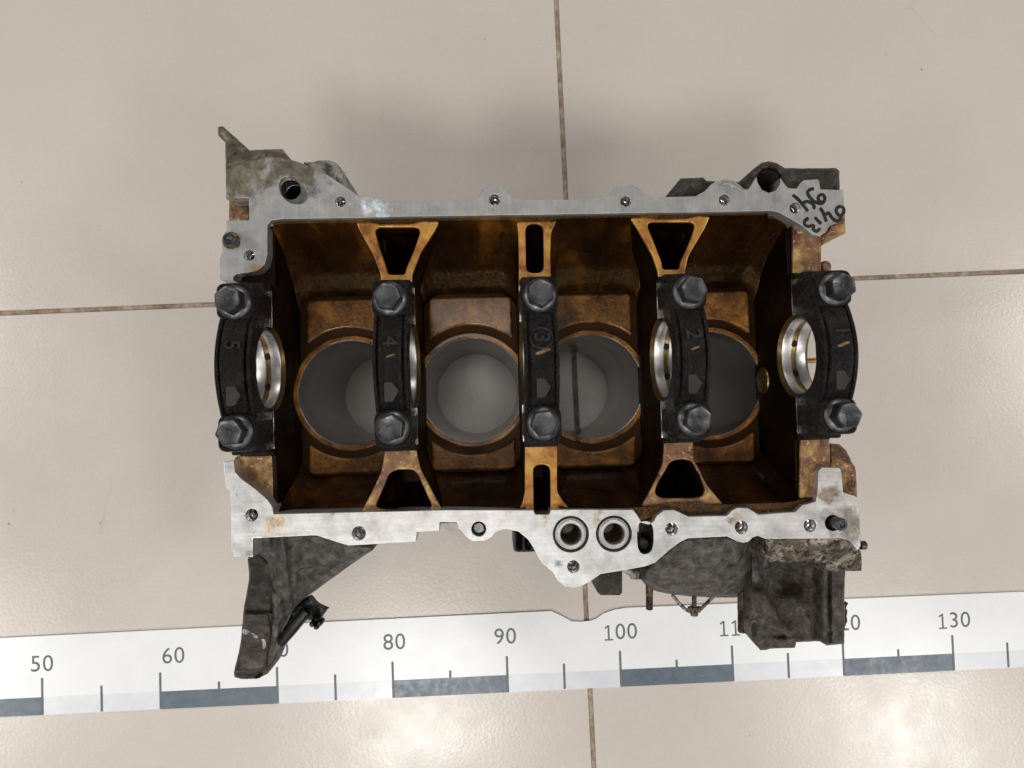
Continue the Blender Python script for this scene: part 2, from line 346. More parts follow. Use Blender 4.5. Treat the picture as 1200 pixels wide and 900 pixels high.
def inside(P, poly):
    x, y = P[:, 0], P[:, 1]; r = np.zeros(len(P), bool); n = len(poly)
    for i in range(n):
        (x0, y0), (x1, y1) = poly[i], poly[i-1]
        if y0 == y1: continue
        r ^= ((y0 > y) != (y1 > y)) & (x < (x1-x0)*(y-y0)/(y1-y0)+x0)
    return r
def edge_dist(P, polys):
    d = np.full(len(P), 1e9)
    for poly in polys:
        for i in range(len(poly)):
            a, b = np.array(poly[i-1]), np.array(poly[i]); ab = b-a; L = ab@ab
            if L < 1e-9: continue
            t = np.clip(((P-a)@ab)/L, 0, 1); d = np.minimum(d, np.hypot(*(P-(a+t[:, None]*ab)).T))
    return d
def relief(outline, zf, zbot, step=3.0, rad=4.0, drop=0.35, rough=0.05, nscale=0.9, holes=(), soft=1, draft=0.0):
    """cast lump: outline and holes measured in photo pixels, zf(px,py) its height in cm; round edges, rough skin"""
    out = chaikin(outline, soft) if soft else list(outline)
    hs = [list(h) for h in holes]
    def dens(poly):
        q = []
        for i in range(len(poly)):
            a, b = poly[i-1], poly[i]; n = max(1, int(math.hypot(b[0]-a[0], b[1]-a[1])/step))
            q += [(a[0]+(b[0]-a[0])*j/n, a[1]+(b[1]-a[1])*j/n) for j in range(n)]
        return q
    loops = [dens(out)]+[dens(h) for h in hs]
    A = np.array(out); x0, y0 = A.min(0); x1, y1 = A.max(0)
    G = np.array([(x+random.uniform(-.25, .25)*step, y+random.uniform(-.25, .25)*step) for x in np.arange(x0, x1, step) for y in np.arange(y0, y1, step)])
    ok = inside(G, out)
    for h in hs: ok &= ~inside(G, h)
    G = G[ok]; G = G[edge_dist(G, loops) > step*0.45]
    pts = [p for l in loops for p in l]; edges = []; s = 0
    for l in loops:
        edges += [(s+i, s+(i+1) % len(l)) for i in range(len(l))]; s += len(l)
    allp = [Vector(p) for p in pts]+[Vector((float(a), float(b))) for a, b in G]
    vo, eo, fo, *_ = geometry.delaunay_2d_cdt(allp, edges, [], 0, 1e-4)
    V = np.array([tuple(v) for v in vo])
    F = [f for f in fo]
    C = np.array([V[list(f)].mean(0) for f in F]); keep = inside(C, out)
    for h in hs: keep &= ~inside(C, h)
    D = edge_dist(V, loops)
    xyz = []
    for (px, py), d in zip(V, D):
        z = zf(px, py)
        if d < rad: z -= drop*(1-math.sqrt(max(0, 1-(1-d/rad)**2)))
        x, y = bl(px, py, z)
        z += rough*noise.fractal(Vector((x*nscale, y*nscale, z*0.5)), 0.7, 2.0, 4)
        xyz.append((x, y, z))
    bm = bmesh.new(); vs_ = [bm.verts.new(p) for p in xyz]
    for f, k in zip(F, keep):
        if k: 
            try: bm.faces.new([vs_[i] for i in f])
            except ValueError: pass
    for v in list(bm.verts):
        if not v.link_faces: bm.verts.remove(v)
    be = [e for e in bm.edges if len(e.link_faces) == 1]
    r = bmesh.ops.extrude_edge_only(bm, edges=be)
    cx, cy = bl(float(A[:, 0].mean()), float(A[:, 1].mean()), zbot)
    for v in r['geom']:
        if isinstance(v, bmesh.types.BMVert):
            v.co.z = zbot; v.co.x += (cx-v.co.x)*draft; v.co.y += (cy-v.co.y)*draft
    bmesh.ops.recalc_face_normals(bm, faces=bm.faces)
    me = bpy.data.meshes.new('relief'); bm.to_mesh(me); bm.free(); me.transform(Matrix.Scale(CM, 4))
    return me
def g2(px, py, cx, cy, sx, sy): return math.exp(-((px-cx)/sx)**2-((py-cy)/sy)**2)

# ------------------------------------------------------------------ floor
floor_me = bm_mesh(lambda bm: bm.faces.new([bm.verts.new(p) for p in ((-300, -300, -0.13), (300, -300, -0.13), (300, 300, -0.13), (-300, 300, -0.13))]))
floor = link('floor', floor_me, 'grout'); floor['kind'] = 'structure'
jx, jy = un(668.5, 339.6, 0)
ax, ay = un(0, 367, 0); bx_, by_ = un(1200, 318, 0)
FA = math.atan2(by_-ay, bx_-ax)
T, GAP = 60.0, 0.42
tile_me = plate(rnd([(GAP/2, GAP/2), (T-GAP/2, GAP/2), (T-GAP/2, T-GAP/2), (GAP/2, T-GAP/2)], 0.12, 3), [], -0.6, 0.0, 0.06, 2)
for i in range(-2, 2):
    for j in range(-2, 2):
        o = bpy.data.objects.new('tile', tile_me); COL.objects.link(o); o.parent = floor
        lx, ly = i*T, j*T
        o.location = ((jx+lx*math.cos(FA)-ly*math.sin(FA))*CM, (jy+lx*math.sin(FA)+ly*math.cos(FA))*CM, 0)
        o.rotation_euler.z = FA
tile_me.materials.clear(); tile_me.materials.append(M['tile'])

# ------------------------------------------------------------------ ruler on the floor
R0 = un(728, 802, 0.15); R1 = un(53, 838, 0.15); R2 = un(1121, 786, 0.15)
RA = math.atan2(R2[1]-R1[1], R2[0]-R1[0])
RS = math.hypot(R2[0]-R1[0], R2[1]-R1[1])/80.0        # cm of floor per printed unit
ruler = empty('measuring_ruler', 'long white measuring ruler with slate bars lying on the floor below the block', 'ruler',
              loc=(R0[0]*CM, R0[1]*CM, 0), rz=RA)
def rl(px, py, z=0.15):
    x, y = un(px, py, z); x -= R0[0]; y -= R0[1]
    return (x*math.cos(RA)+y*math.sin(RA), -x*math.sin(RA)+y*math.cos(RA))
top = [rl(*p)[1] for p in ((60, 749), (283, 735), (600, 718), (800, 709.7), (1190, 697))]
bot = [rl(*p)[1] for p in ((60, 840.5), (400, 820), (800, 798.3), (1190, 783.5))]
RT, RB = sum(top)/len(top), sum(bot)/len(bot)
BARH = 1.50
notch = [rl(*p) for p in ((733.5, 712.2), (720, 714.5), (707, 719), (699, 725), (691.5, 727.5), (681, 728.5), (670.5, 728.2), (660, 722.5), (646, 715.9))]
XL, XR = -62*RS, 46*RS
me = plate([(XL, RB+BARH), (XR, RB+BARH), (XR, RT)] + notch + [(XL, RT)], [], 0.0, 0.15, 0.012)
link('plate', me, 'ruler', ruler)
for k in range(-6, 4):                                 # bars: alternately slate and pale
    a, b_ = max(k*10, -62)*RS, min(k*10+10, 46)*RS
    dark = k in (-6, -4, -2, 0, 2) 
    me = plate([(a, RB), (b_, RB), (b_, RB+BARH), (a, RB+BARH)], [], 0.0, 0.147 if dark else 0.144, 0.0)
    link('bar', me, 'ruler_dark' if dark else 'ruler_pale', ruler)
for k in range(-12, 9):
    x = k*5*RS; ten = k % 2 == 0
    cell = math.floor(k/2); dark = cell in (-6, -4, -2, 0, 2)
    if ten: y0, y1 = RB+0.02, RB+3.12
    elif dark: y0, y1 = RB+BARH-0.03, RB+BARH+0.62
    else: y0, y1 = RB+0.05, RB+2.25
    me = plate([(x-0.1, y0), (x+0.1, y0), (x+0.1, y1), (x-0.1, y1)], [], 0.14, 0.156, 0.0)
    link('tick_mark', me, 'ruler_ink', ruler)
for val, px, py in ((50, 49, 778.5), (60, 203, 769), (70, 325, 762), (80, 462, 753), (90, 592, 746.5), (100, 727, 741), (110, 862, 736), (120, 989, 731), (130, 1118, 727.5)):
    x, y = rl(px, py)
    ms = []; st = str(val); hgt = 1.34
    for k, ch in enumerate(st):
        cx = (k-(len(st)-1)/2)*1.04
        if ch == '1':
            ms += [plate([(cx-0.08, -hgt/2), (cx+0.08, -hgt/2), (cx+0.08, hgt/2), (cx-0.06, hgt/2), (cx-0.36, hgt/2-0.20), (cx-0.31, hgt/2-0.32), (cx-0.08, hgt/2-0.18)], [], 0, 0.006, 0),
                   plate([(cx-0.36, -hgt/2), (cx+0.38, -hgt/2), (cx+0.38, -hgt/2+0.13), (cx-0.36, -hgt/2+0.13)], [], 0.0015, 0.0075, 0)]
        else:
            ms.append(moved(text_mesh(ch, 1.94, 0.003), cx, 0, 0.003))
    me = moved(join(ms), x, y, 0.151)
    link('number', me, 'ruler_ink', ruler)

# ------------------------------------------------------------------ engine block
ZC, ZR = 19.4, 19.8                                    # crank axis, oil pan rail
PITCH = 8.08
BX = [-16.42, -8.10, 0.03, 8.24, 16.36]             # caps 5 4 3 2 1
BORE_Y, BORE_R, ZF = -1.35, 3.5, 13.7
block = empty('engine_block', 'upside-down four-cylinder engine block, oily brown inside, on the tiled floor', 'engine block',
              loc=(OX*CM, OY*CM, 0), rz=YAW)

# --- cylinder half: solid with four bores
bores = [(-12.12, BORE_Y), (-4.04, BORE_Y), (4.02, BORE_Y), (12.10, BORE_Y)]
me = plate(rnd([(-17.2, -7.6), (17.2, -7.6), (17.2, 6.0), (-17.2, 6.0)], 1.2, 6), [circle(x, y, BORE_R+0.06, 56) for x, y in bores], 0.0, ZF, 0.05)
link('cylinder_body', me, 'varnish_groove', block)
liner_me = lathe([(BORE_R+0.07, 0.02), (BORE_R, 0.02), (BORE_R, ZF+0.12), (BORE_R+0.07, ZF+0.13)], 72)
for i, (x, y) in enumerate(bores):
    o = link('cylinder_liner', liner_me, 'liner', block); o.location = (x*CM, y*CM, 0)

# --- crankcase floor: rim round each bore and cast plates
rim_me = plate(circle(0, 0, BORE_R+0.36, 64), [circle(0, 0, BORE_R+0.012, 64)], ZF-0.1, ZF+0.22, 0.08, 3)
def bay_plate(y0, y1, sign):
    w = PITCH/2-1.25
    a = BORE_R+0.85
    pts = []
    for i in range(25):
        x = -w+2*w*i/24
        pts.append((x, sign*math.sqrt(max(0.01, a*a-x*x))))
    pts = [p for p in pts if (p[1] < y1-0.25 if sign > 0 else p[1] > y0+0.25)]
    if sign > 0: poly = pts+[(w, y1), (-w, y1)]
    else: poly = pts+[(w, y0), (-w, y0)]
    return rnd(poly, 0.35, 5)
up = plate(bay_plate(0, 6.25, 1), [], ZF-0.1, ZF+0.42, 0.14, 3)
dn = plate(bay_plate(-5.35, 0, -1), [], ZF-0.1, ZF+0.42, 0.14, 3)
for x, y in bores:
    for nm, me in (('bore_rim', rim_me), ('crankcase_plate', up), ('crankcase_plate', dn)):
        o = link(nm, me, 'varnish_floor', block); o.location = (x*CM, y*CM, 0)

# --- skirt walls
def wall(profile, thick, sign, x0, x1):
    """curved skirt: profile (y, z) from rail to floor; fillets into the bulkheads"""
    nx = 200; 
    P = []
    for i in range(len(profile)-1):
        for j in range(6):
            u = j/6; P.append((profile[i][0]+(profile[i+1][0]-profile[i][0])*u, profile[i][1]+(profile[i+1][1]-profile[i][1])*u))
    P.append(profile[-1])
    def fn(bm):
        inn, out = [], []
        for i in range(nx+1):
            x = x0+(x1-x0)*i/nx
            dist = min(abs(x-b) for b in BX)-0.95
            fil = max(0, 1-max(0, dist)/1.1)
            col_i, col_o = [], []
            for (y, z) in P:
                t = (ZR-z)/(ZR-ZF)
                yy = y-sign*(0.9*fil*fil*t**0.6)
                bi = min(range(5), key=lambda q: abs(x-BX[q]))
                if bi in (1, 2, 3) and abs(x-BX[bi]) < (0.85 if bi == 2 else 0.7+1.05*sstep(6.3, 8.4, abs(yy))) and (z < 19.35 or (bi == 2 and sign < 0)): yy = profile[0][0]+sign*0.35
                yy += 0.0 if z > 19.35 else 0.04*noise.noise(Vector((x*0.8, z*0.8, sign)))
                if sign > 0 and x > 14.2: z = min(z, 18.95)
                col_i.append(bm.verts.new((x, yy, z))); col_o.append(bm.verts.new((x, y+sign*thick, z)))
            inn.append(col_i); out.append(col_o)
        n = len(P)
        for i in range(nx):
            for j in range(n-1):
                bm.faces.new((inn[i][j], inn[i+1][j], inn[i+1][j+1], inn[i][j+1]))
                bm.faces.new((out[i][j], out[i][j+1], out[i+1][j+1], out[i+1][j]))
            bm.faces.new((inn[i][0], out[i][0], out[i+1][0], inn[i+1][0]))
            bm.faces.new((inn[i][n-1], inn[i+1][n-1], out[i+1][n-1], out[i][n-1]))
        for i in (0, nx):
            for j in range(n-1): bm.faces.new((inn[i][j], out[i][j], out[i][j+1], inn[i][j+1]))
    return bm_mesh(fn)
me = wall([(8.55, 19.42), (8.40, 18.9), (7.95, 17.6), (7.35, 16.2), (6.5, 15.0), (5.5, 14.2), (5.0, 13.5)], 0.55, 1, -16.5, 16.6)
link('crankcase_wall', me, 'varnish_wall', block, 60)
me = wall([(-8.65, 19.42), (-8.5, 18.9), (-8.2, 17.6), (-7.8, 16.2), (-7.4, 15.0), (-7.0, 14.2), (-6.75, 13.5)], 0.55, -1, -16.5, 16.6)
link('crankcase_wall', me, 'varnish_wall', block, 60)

# --- bulkheads with the bearing saddles
def saddle(y_lo, y_hi, r=2.42):
    pts = [(y_lo, ZC-0.02), (y_lo, ZF-0.3), (y_hi, ZF-0.3), (y_hi, ZC-0.02)]
    if y_hi > 5: pts = [(-5.0, ZC-0.02), (-5.05, ZC-0.5), (y_lo, ZC-0.55), (y_lo, ZF-0.3), (y_hi, ZF-0.3), (y_hi, ZC-0.55), (5.05, ZC-0.5), (5.0, ZC-0.02)]
    pts += [(r*math.cos(a), ZC-0.02-abs(r*math.sin(a))) for a in np.linspace(0, -math.pi, 33)]
    return pts
def scallop(y_lo, y_hi, left, right):
    """foot of a bulkhead, hollowed where the bores pass"""
    ys = np.linspace(y_lo, y_hi, 60)
    def half(y):
        q = 3.6**2-(y-BORE_Y)**2
        return 0.95 if q <= 0 else min(0.95, PITCH/2-math.sqrt(q))
    A = [((half(y) if right else 0.95), y) for y in ys]; B = [((-half(y) if left else -0.95), y) for y in ys[::-1]]
    return plate(A+B, [], ZF-0.3, 15.55, 0.02)
def bulk_mesh(lo, hi, left, right):
    pr = [(y, max(z, 15.4)) for y, z in saddle(lo, hi)]
    return join([slab_yz(pr, [], -0.96, 0.96, 0.06, 3), scallop(lo, hi, left, right)])
inner_me = bulk_mesh(-4.95, 4.95, False, False)
end_l, end_r = bulk_mesh(-7.9, 7.7, False, True), bulk_mesh(-7.9, 7.7, False, False)
part_me = {s: plate([(-1.0, s*2.44), (1.0, s*2.44), (1.0, s*4.6), (-1.0, s*4.6)][::s], [], ZC-0.05, ZC+0.004, 0.015) for s in (-1, 1)}
for i, x in enumerate(BX):
    o = link('bulkhead', end_l if i == 0 else end_r if i == 4 else inner_me, 'bulkhead', block); o.location = (x*CM, 0, 0)
    for s in (-1, 1):
        f = link('parting_face', part_me[s], 'steel', o)

# --- webs at the skirt: caramel machined pads with drain pockets
def web(outer, holes, mat, z=19.28, zb=13.3, r=0.18):
    o2 = rnd(blp(outer, z), r, 4); h2 = []
    for h in holes:
        c0 = (sum(p[0] for p in h)/len(h), sum(p[1] for p in h)/len(h))
        h2.append(rnd(blp([(p[0]+1.3*(1 if p[0] > c0[0] else -1), p[1]+0.8*(1 if p[1] > c0[1] else -1)) for p in h], z), 0.5, 6))
    o = link('drain_web', plate(o2, h2, z-0.25, z, 0.085, 3), mat, block)
    cen = Vector((sum(p[0] for p in o2)/len(o2), sum(p[1] for p in o2)/len(o2)))
    shr = [(p[0]+(cen.x-p[0])*0.012, p[1]+(cen.y-p[1])*0.012) for p in o2]
    hout = []
    for h in h2:                                   # pocket walls a hair outside the pad's opening
        hc = Vector((sum(p[0] for p in h)/len(h), sum(p[1] for p in h)/len(h)))
        hout.append([(p[0]+(p[0]-hc.x)*0.02, p[1]+(p[1]-hc.y)*0.02) for p in h])
    link('web_column', join([plate(shr, hout, zb, z-0.20, 0.02), plate(shr, [], zb-0.3, zb-0.005, 0.0)]), 'bulkhead', o)
    return o
web([(416, 255), (516, 255), (511, 268), (493, 296), (483, 322), (483, 338), (446, 338), (446, 322), (437, 298), (420, 268)], [[(439, 267), (493, 267), (485, 291), (475, 313), (473, 321), (456, 321), (454, 313), (446, 291)]], 'caramel')
web([(601, 254), (655, 254), (651, 262), (646, 272), (645, 300), (646, 338), (608, 338), (608, 300), (607, 272), (606, 262)], [[(617, 263), (635.5, 263), (636, 319), (618, 319)]], 'caramel')
web([(735, 250), (833, 252), (826, 268), (807, 300), (803, 318), (803, 336), (772, 336), (771, 318), (765, 300), (747, 268)], [[(758, 261), (815, 261), (808, 283), (796, 307), (795, 315), (778, 315), (777, 307), (768, 285)]], 'caramel')
web([(423, 601), (435, 578), (447, 552), (451, 530), (451, 512), (488, 512), (488, 530), (493, 550), (506, 575), (520, 601)], [[(439, 596), (450, 572), (457, 556), (466, 551), (482, 551), (488, 556), (497, 574), (507, 596)]], 'burnt')
web([(606, 601), (612, 590), (615, 576), (615, 512), (653, 512), (653, 576), (660, 588), (673, 601), (655, 607), (620, 607)], [[(626, 545.5), (643.5, 545.5), (644, 603), (627, 603)]], 'caramel')
web([(748, 612), (750, 596), (764, 572), (777, 543), (779, 512), (812, 512), (813, 540), (830, 570), (845, 588), (860, 604), (765, 606)], [[(787, 542), (797, 539), (808, 540), (816, 550), (825, 572), (823, 581), (812, 583), (778, 583), (769, 579), (770, 570)]], 'burnt')
web([(929, 254), (948, 262), (963, 276), (962.5, 318), (962.5, 336), (929.5, 336)], [], 'burnt', zb=17.0)
web([(937, 600), (938.5, 505), (972, 505), (974, 550), (962, 600)], [], 'burnt', zb=17.0)
web([(274, 536), (300, 527), (320, 524), (320, 602), (297, 576), (277, 556)], [], 'burnt', z=18.9, zb=17.0)
web([(300, 318), (314, 306), (314, 257), (322, 257), (322, 336), (300, 336)], [], 'bulkhead', z=18.9, zb=17.0)

# --- oil pan rails (machined, with bolt holes)
def hole_px(px, py, rpx):
    x, y = bl(px, py, ZR); return x, y, rpx*(CAM_H-ZR)/F_PX
def tapped_hole(px, py, rpx, depth=1.7, zt=ZR, mat='thread'):
    x, y, r = hole_px(px, py, rpx)
    prof = [(r*1.06, zt-0.03), (r*0.98, zt-0.12)]
    z = zt-0.12; depth = 0.75
    while z > zt-depth:
        prof += [(r*0.90, z-0.05), (r*1.02, z-0.10)]; z -= 0.10
    prof += [(r*0.9, z), (r*0.5, z-0.1), (0.001, z-0.3)]
    o = link('tapped_hole', lathe(prof, 20), mat, block, 50); o.location = (x*CM, y*CM, 0)
rear_out = [(265.5, 232), (265.3, 200), (285, 190), (315, 184), (337, 186.5), (351, 189.8), (358, 193), (385, 206), (411, 223), (418, 228), (436, 231.5), (456, 236), (500, 236), (552, 235.3),
    (561, 231), (566, 223), (572, 219), (580, 217.3), (588, 219), (595, 224), (601, 232), (611, 234.7), (698, 233.3), (712, 230), (719, 221), (725, 216.5), (733, 214.7), (741, 216.5), (749, 221), (756, 227.5),
    (764, 231.3), (815, 230), (826, 224), (833, 216.5), (840, 212), (850, 210), (860, 211.5), (868, 217.5), (873, 222.5), (878, 221.5), (883, 213), (886.5, 207), (888, 214), (893, 222), (901, 226), (909, 223.5), (914, 216), (915, 208),
    (919, 215), (924, 220), (934, 221), (937, 216), (942, 211), (958.5, 209.6), (960.5, 213), (961.5, 221.5), (988, 222.4), (990.3, 250), (990.5, 259), (973, 264), (968, 272), (960, 276.8), (952, 274.8), (942, 266), (931, 259), (922, 254), (913, 249), (903, 247),
    (850, 248.2), (760, 249.5), (727, 250), (640, 251.5), (572, 252.3), (460, 254), (417, 255.3), (330, 256.6), (318, 258), (313.2, 264), (313.3, 298), (310.5, 309.5), (302, 317.5), (290, 320), (277, 321), (273, 325), (273.5, 329),
    (257.5, 327.5), (257.3, 303), (261, 294.5), (260, 287), (263, 272), (265.5, 271), (265.5, 258.4), (291.7, 257.7), (291.7, 232)]
rear_holes = [(399, 236, 6.2), (579.5, 234, 6.6), (733.5, 236, 6.4), (849, 234, 6.6), (932, 243.5, 6.8), (292, 299, 6.3)]
hs = [circle(*hole_px(*h), 24) for h in rear_holes]
bx0 = hole_px(339, 220.5, 13.2)
bh = [(326.5, 219), (328, 211), (334, 207), (343, 207), (350, 211), (356, 218), (360.5, 226), (360, 234), (354, 239), (345, 239.5), (336, 236), (329.5, 229)]
hs.append(chaikin(blp(bh, ZR), 2))
me = plate(blp(rear_out, ZR), hs, 18.2, ZR, 0.035, 2)
link('oil_pan_rail', me, 'rail_rear', block)
for h in rear_holes: tapped_hole(*h)
link('counterbore', plate(chaikin(blp(bh, ZR), 2), [circle(*bx0, 32)], 18.6, ZR-0.28, 0.06, 2), 'steel', block)
o = link('bolt_hole', lathe([(bx0[2]*1.03, ZR-0.34), (bx0[2]*1.0, ZR-0.6), (bx0[2]*0.86, 18.0), (bx0[2]*0.80, 15.5), (0.001, 15.4)], 28), 'casting_dark', block); o.location = (bx0[0]*CM, bx0[1]*CM, 0)

front_out = [(261.7, 541.5), (274, 539.5), (275.5, 553), (283, 561), (300, 573.5), (314, 586), (319, 594), (320.5, 602.5), (400, 600.5), (520, 597.8), (625.5, 597.6), (625.8, 600.5), (628, 602.8), (642.5, 602.8), (644.7, 600.5), (645, 597.4), (672.5, 597.2), (742, 597.3), (747, 604), (752, 612), (760, 614), (766, 611), (769.5, 604.5), (778, 598), (790, 597.4), (798, 601), (807, 605.4), (852, 604.5), (857, 599),
    (864, 595.3), (876, 595), (882, 598.5), (889, 603), (932, 600), (940, 592), (956, 588), (958.5, 575), (958.8, 552), (963, 547.5), (984, 548.3), (986.5, 555), (988, 577), (1004, 582), (1007, 600), (1009, 640), (1005, 645), (995, 633), (985, 631), (897, 631.5), (888, 628), (882, 630), (877, 635), (871, 636.3), (864, 634.5), (852, 628.7),
    (806, 631), (796, 636), (783, 646), (768, 659.5), (757, 663.5), (745, 666), (722, 670), (704, 672.7), (694, 680), (682, 687), (672, 689.2), (663, 688), (654, 681.5), (648, 671), (634, 659.5), (629, 650), (624.5, 641), (618.5, 632), (607.5, 623), (592.5, 620), (582, 623), (576, 629.5), (568, 634), (553, 634.3), (545, 628), (537, 619),
    (535.5, 612), (515, 612), (514.5, 622), (488.5, 623.5), (487, 635), (408, 639.5), (370, 627.5), (296, 630.7), (296, 653), (274, 653), (270, 643), (270.3, 600), (269.5, 577), (263.5, 570)]
front_holes = [(295, 603.5, 7.2), (420.5, 625, 8), (787, 620, 7.4), (869, 618, 7.8), (949.5, 616, 7.6), (672, 664, 7.2)]
hs = [circle(*hole_px(*h), 24) for h in front_holes]
pinh = hole_px(561, 620, 8.6); hs.append(circle(*pinh, 24))
rings = [hole_px(669, 626, 21), hole_px(719.5, 625.5, 21)]
hs += [circle(*r, 40) for r in rings]
slot = [(746.8, 622), (748, 615), (753, 611.5), (759, 611.5), (764.5, 615), (766, 622), (766, 637), (764, 645), (759, 649.3), (753, 649.3), (748.5, 645), (747, 637)]
hs.append(chaikin(blp(slot, ZR), 1))
dh = hole_px(976, 613, 9.2); hs.append(circle(*dh, 24))
hs.append(rnd(blp([(626.3, 590), (644.6, 590), (645, 600.5), (626.3, 600.5)], ZR), 0.2, 3)) if False else None
hs = [h for h in hs if h]
me = plate(blp(front_out, ZR), hs, 18.2, ZR, 0.035, 2)
link('oil_pan_rail', me, 'rail_front', block)
for h in front_holes: tapped_hole(*h)
# step below the rail edge at the shallow cut-out
link('rail_step', plate(blp([(512, 611), (538, 610), (538, 618), (530, 622), (512, 622)], 19.2), [], 18.4, 19.2, 0.03), 'rail_rear', block)
# oil passages with seal rings
for x, y, r in rings:
    o = link('passage_bushing', lathe([(r*0.86, 18.5), (r*0.86, ZR-0.06), (r*0.79, ZR-0.06), (r*0.785, ZR+0.05), (r*0.76, ZR+0.07), (r*0.62, ZR+0.07), (r*0.58, ZR+0.02), (r*0.56, ZR-0.4), (r*0.56, 16.5), (0.001, 16.4)], 40), 'bushing', block, 30)
    o.location = (x*CM, y*CM, 0)
    c_ = link('seal_ring', lathe([(r*0.98, ZR-0.30), (r*1.01, ZR-0.03), (r*0.97, ZR+0.03), (r*0.90, ZR+0.03), (r*0.875, ZR-0.3)], 40), 'rubber', o)
    c_ = link('oil_channel', lathe([(r*0.555, ZR-0.35), (r*0.555, 16.6), (0.001, 16.55)], 32), M['port_oil'], o)
o = link('slot_pocket', plate(chaikin(blp(slot, ZR), 1), [[(p[0]*0.995+bl(756, 630, ZR)[0]*0.005, p[1]*0.995+bl(756, 630, ZR)[1]*0.005) for p in chaikin(blp(slot, ZR), 1)]], 16.0, ZR-0.06, 0.0), 'hole', block)
o = link('slot_plug', lathe([(0.33, 16.5), (0.33, 18.9), (0.25, 19.0), (0.001, 19.0)], 16), 'casting', block); q = bl(755, 638, 19); o.location = (q[0]*CM, q[1]*CM, 0)
# dowels
def dowel(px, py, rpx, z0, z1, mat='bolt', hollow=True):
    x, y = bl(px, py, z1); r = rpx*(CAM_H-z1)/F_PX
    prof = [(r, z0), (r, z1-0.08), (r-0.07, z1)]
    prof += [(r*0.55, z1), (r*0.5, z1-0.15), (0.001, z1-0.2)] if hollow else [(0.001, z1)]
    o = link('dowel_pin', lathe(prof, 24), mat, block); o.location = (x*CM, y*CM, 0); return o
dowel(267, 279.5, 7.2, 18.0, 20.7, 'bolt')
x, y, r = hole_px(271.5, 282.5, 10)
o = link('dowel_bushing', lathe([(r, ZR-0.2), (r, ZR+0.14), (r*0.92, ZR+0.18), (r*0.74, ZR+0.16), (r*0.7, ZR-0.1)], 28), 'brass', block); o.location = (x*CM, y*CM, 0)
dowel(987, 615, 7.5, 18.0, 20.6, 'bolt')
o = link('dowel_recess', lathe([(dh[2]*1.0, ZR-0.04), (dh[2], ZR-0.5), (0.001, ZR-0.55)], 24), 'casting_dark', block); o.location = (dh[0]*CM, dh[1]*CM, 0)
dowel(561.5, 618.5, 6.6, 17.5, 19.7, 'steel', False)
o = link('pin_recess', lathe([(pinh[2]*1.0, ZR-0.04), (pinh[2], 18.8), (0.001, 18.75)], 24), 'casting_dark', block); o.location = (pinh[0]*CM, pinh[1]*CM, 0)

# --- marker writing on the rear rail
def Zm(x, y): return bl(860+x/7.5, 180+y/7.5, ZR)
strokes = [[(705, 308), (665, 318), (648, 345), (668, 385), (715, 425), (770, 438), (800, 400), (780, 362), (748, 372), (742, 405), (770, 430)],
    [(515, 362), (560, 398), (610, 455), (652, 508)], [(600, 442), (640, 420), (685, 438), (705, 465), (698, 488)],
    [(945, 462), (910, 475), (900, 510), (928, 545), (958, 530), (966, 490), (945, 462)], [(940, 545), (935, 582), (900, 592), (862, 565), (832, 522), (800, 542)],
    [(757, 475), (785, 520), (800, 560), (815, 600)], [(710, 558), (768, 620)],
    [(658, 568), (625, 590), (622, 625), (655, 640), (700, 632), (698, 665), (730, 684), (758, 655)]]
ms = []
for s in strokes:
    P = [Vector((*Zm(*p), 0)) for p in s]; dense = []
    for i in range(len(P)-1):
        p0, p1, p2, p3 = P[max(i-1, 0)], P[i], P[i+1], P[min(i+2, len(P)-1)]
        for j in range(5):
            t = j/5
            dense.append(0.5*((2*p1)+(p2-p0)*t+(2*p0-5*p1+4*p2-p3)*t*t+(3*p1-p0-3*p2+p3)*t**3))
    dense.append(P[-1])
    R = [0.108+0.015*noise.noise(Vector((p.x*3, p.y*3, 1))) for p in dense]; R[0] *= .6; R[-1] *= .6
    me = tube([tuple(p) for p in dense], R, 8); me.transform(Matrix.Translation((0, 0, (ZR+0.002)*CM)) @ Matrix.Diagonal((1, 1, 0.10, 1))); ms.append(me)
link('marker_writing', join(ms), 'ink', block)

# --- main bearing shells
def shell(a0, a1, groove):
    r0, r1, h = 2.20, 2.41, 0.76
    prof = [(r1, -h), (r0+0.03, -h), (r0, -h+0.05)]
    if groove: prof += [(r0, -0.17), (r0+0.10, -0.13), (r0+0.10, 0.13), (r0, 0.17)]
    prof += [(r0, h-0.05), (r0+0.03, h), (r1, h)]
    me = lathe(prof, 40, a0, a1, closed=True)
    me.transform(Matrix.Rotation(math.pi/2, 4, 'Y'))       # z -> x ; x -> -z
    return me
lower = shell(-math.pi/2, math.pi/2, True); upper_s = shell(math.pi/2, 3*math.pi/2, False)   # lower half: local x>0 -> -z
gro = lathe([(2.292, -0.125), (2.292, 0.125)], 40, -math.pi/2, math.pi/2); gro.transform(Matrix.Rotation(math.pi/2, 4, 'Y'))
oh = lathe([(0.001, 2.188), (0.19, 2.18), (0.20, 2.24)], 18)
rimr = lathe([(2.42, -0.78), (2.44, -0.97), (2.40, -0.972), (2.27, -0.78)], 48, -math.pi/2, math.pi/2); rimr.transform(Matrix.Rotation(math.pi/2, 4, 'Y'))
rimr2 = lathe([(2.42, 0.78), (2.44, 0.97), (2.40, 0.972), (2.27, 0.78)], 48, -math.pi/2, math.pi/2); rimr2.transform(Matrix.Rotation(math.pi/2, 4, 'Y'))
rim_all = join([rimr, rimr2])
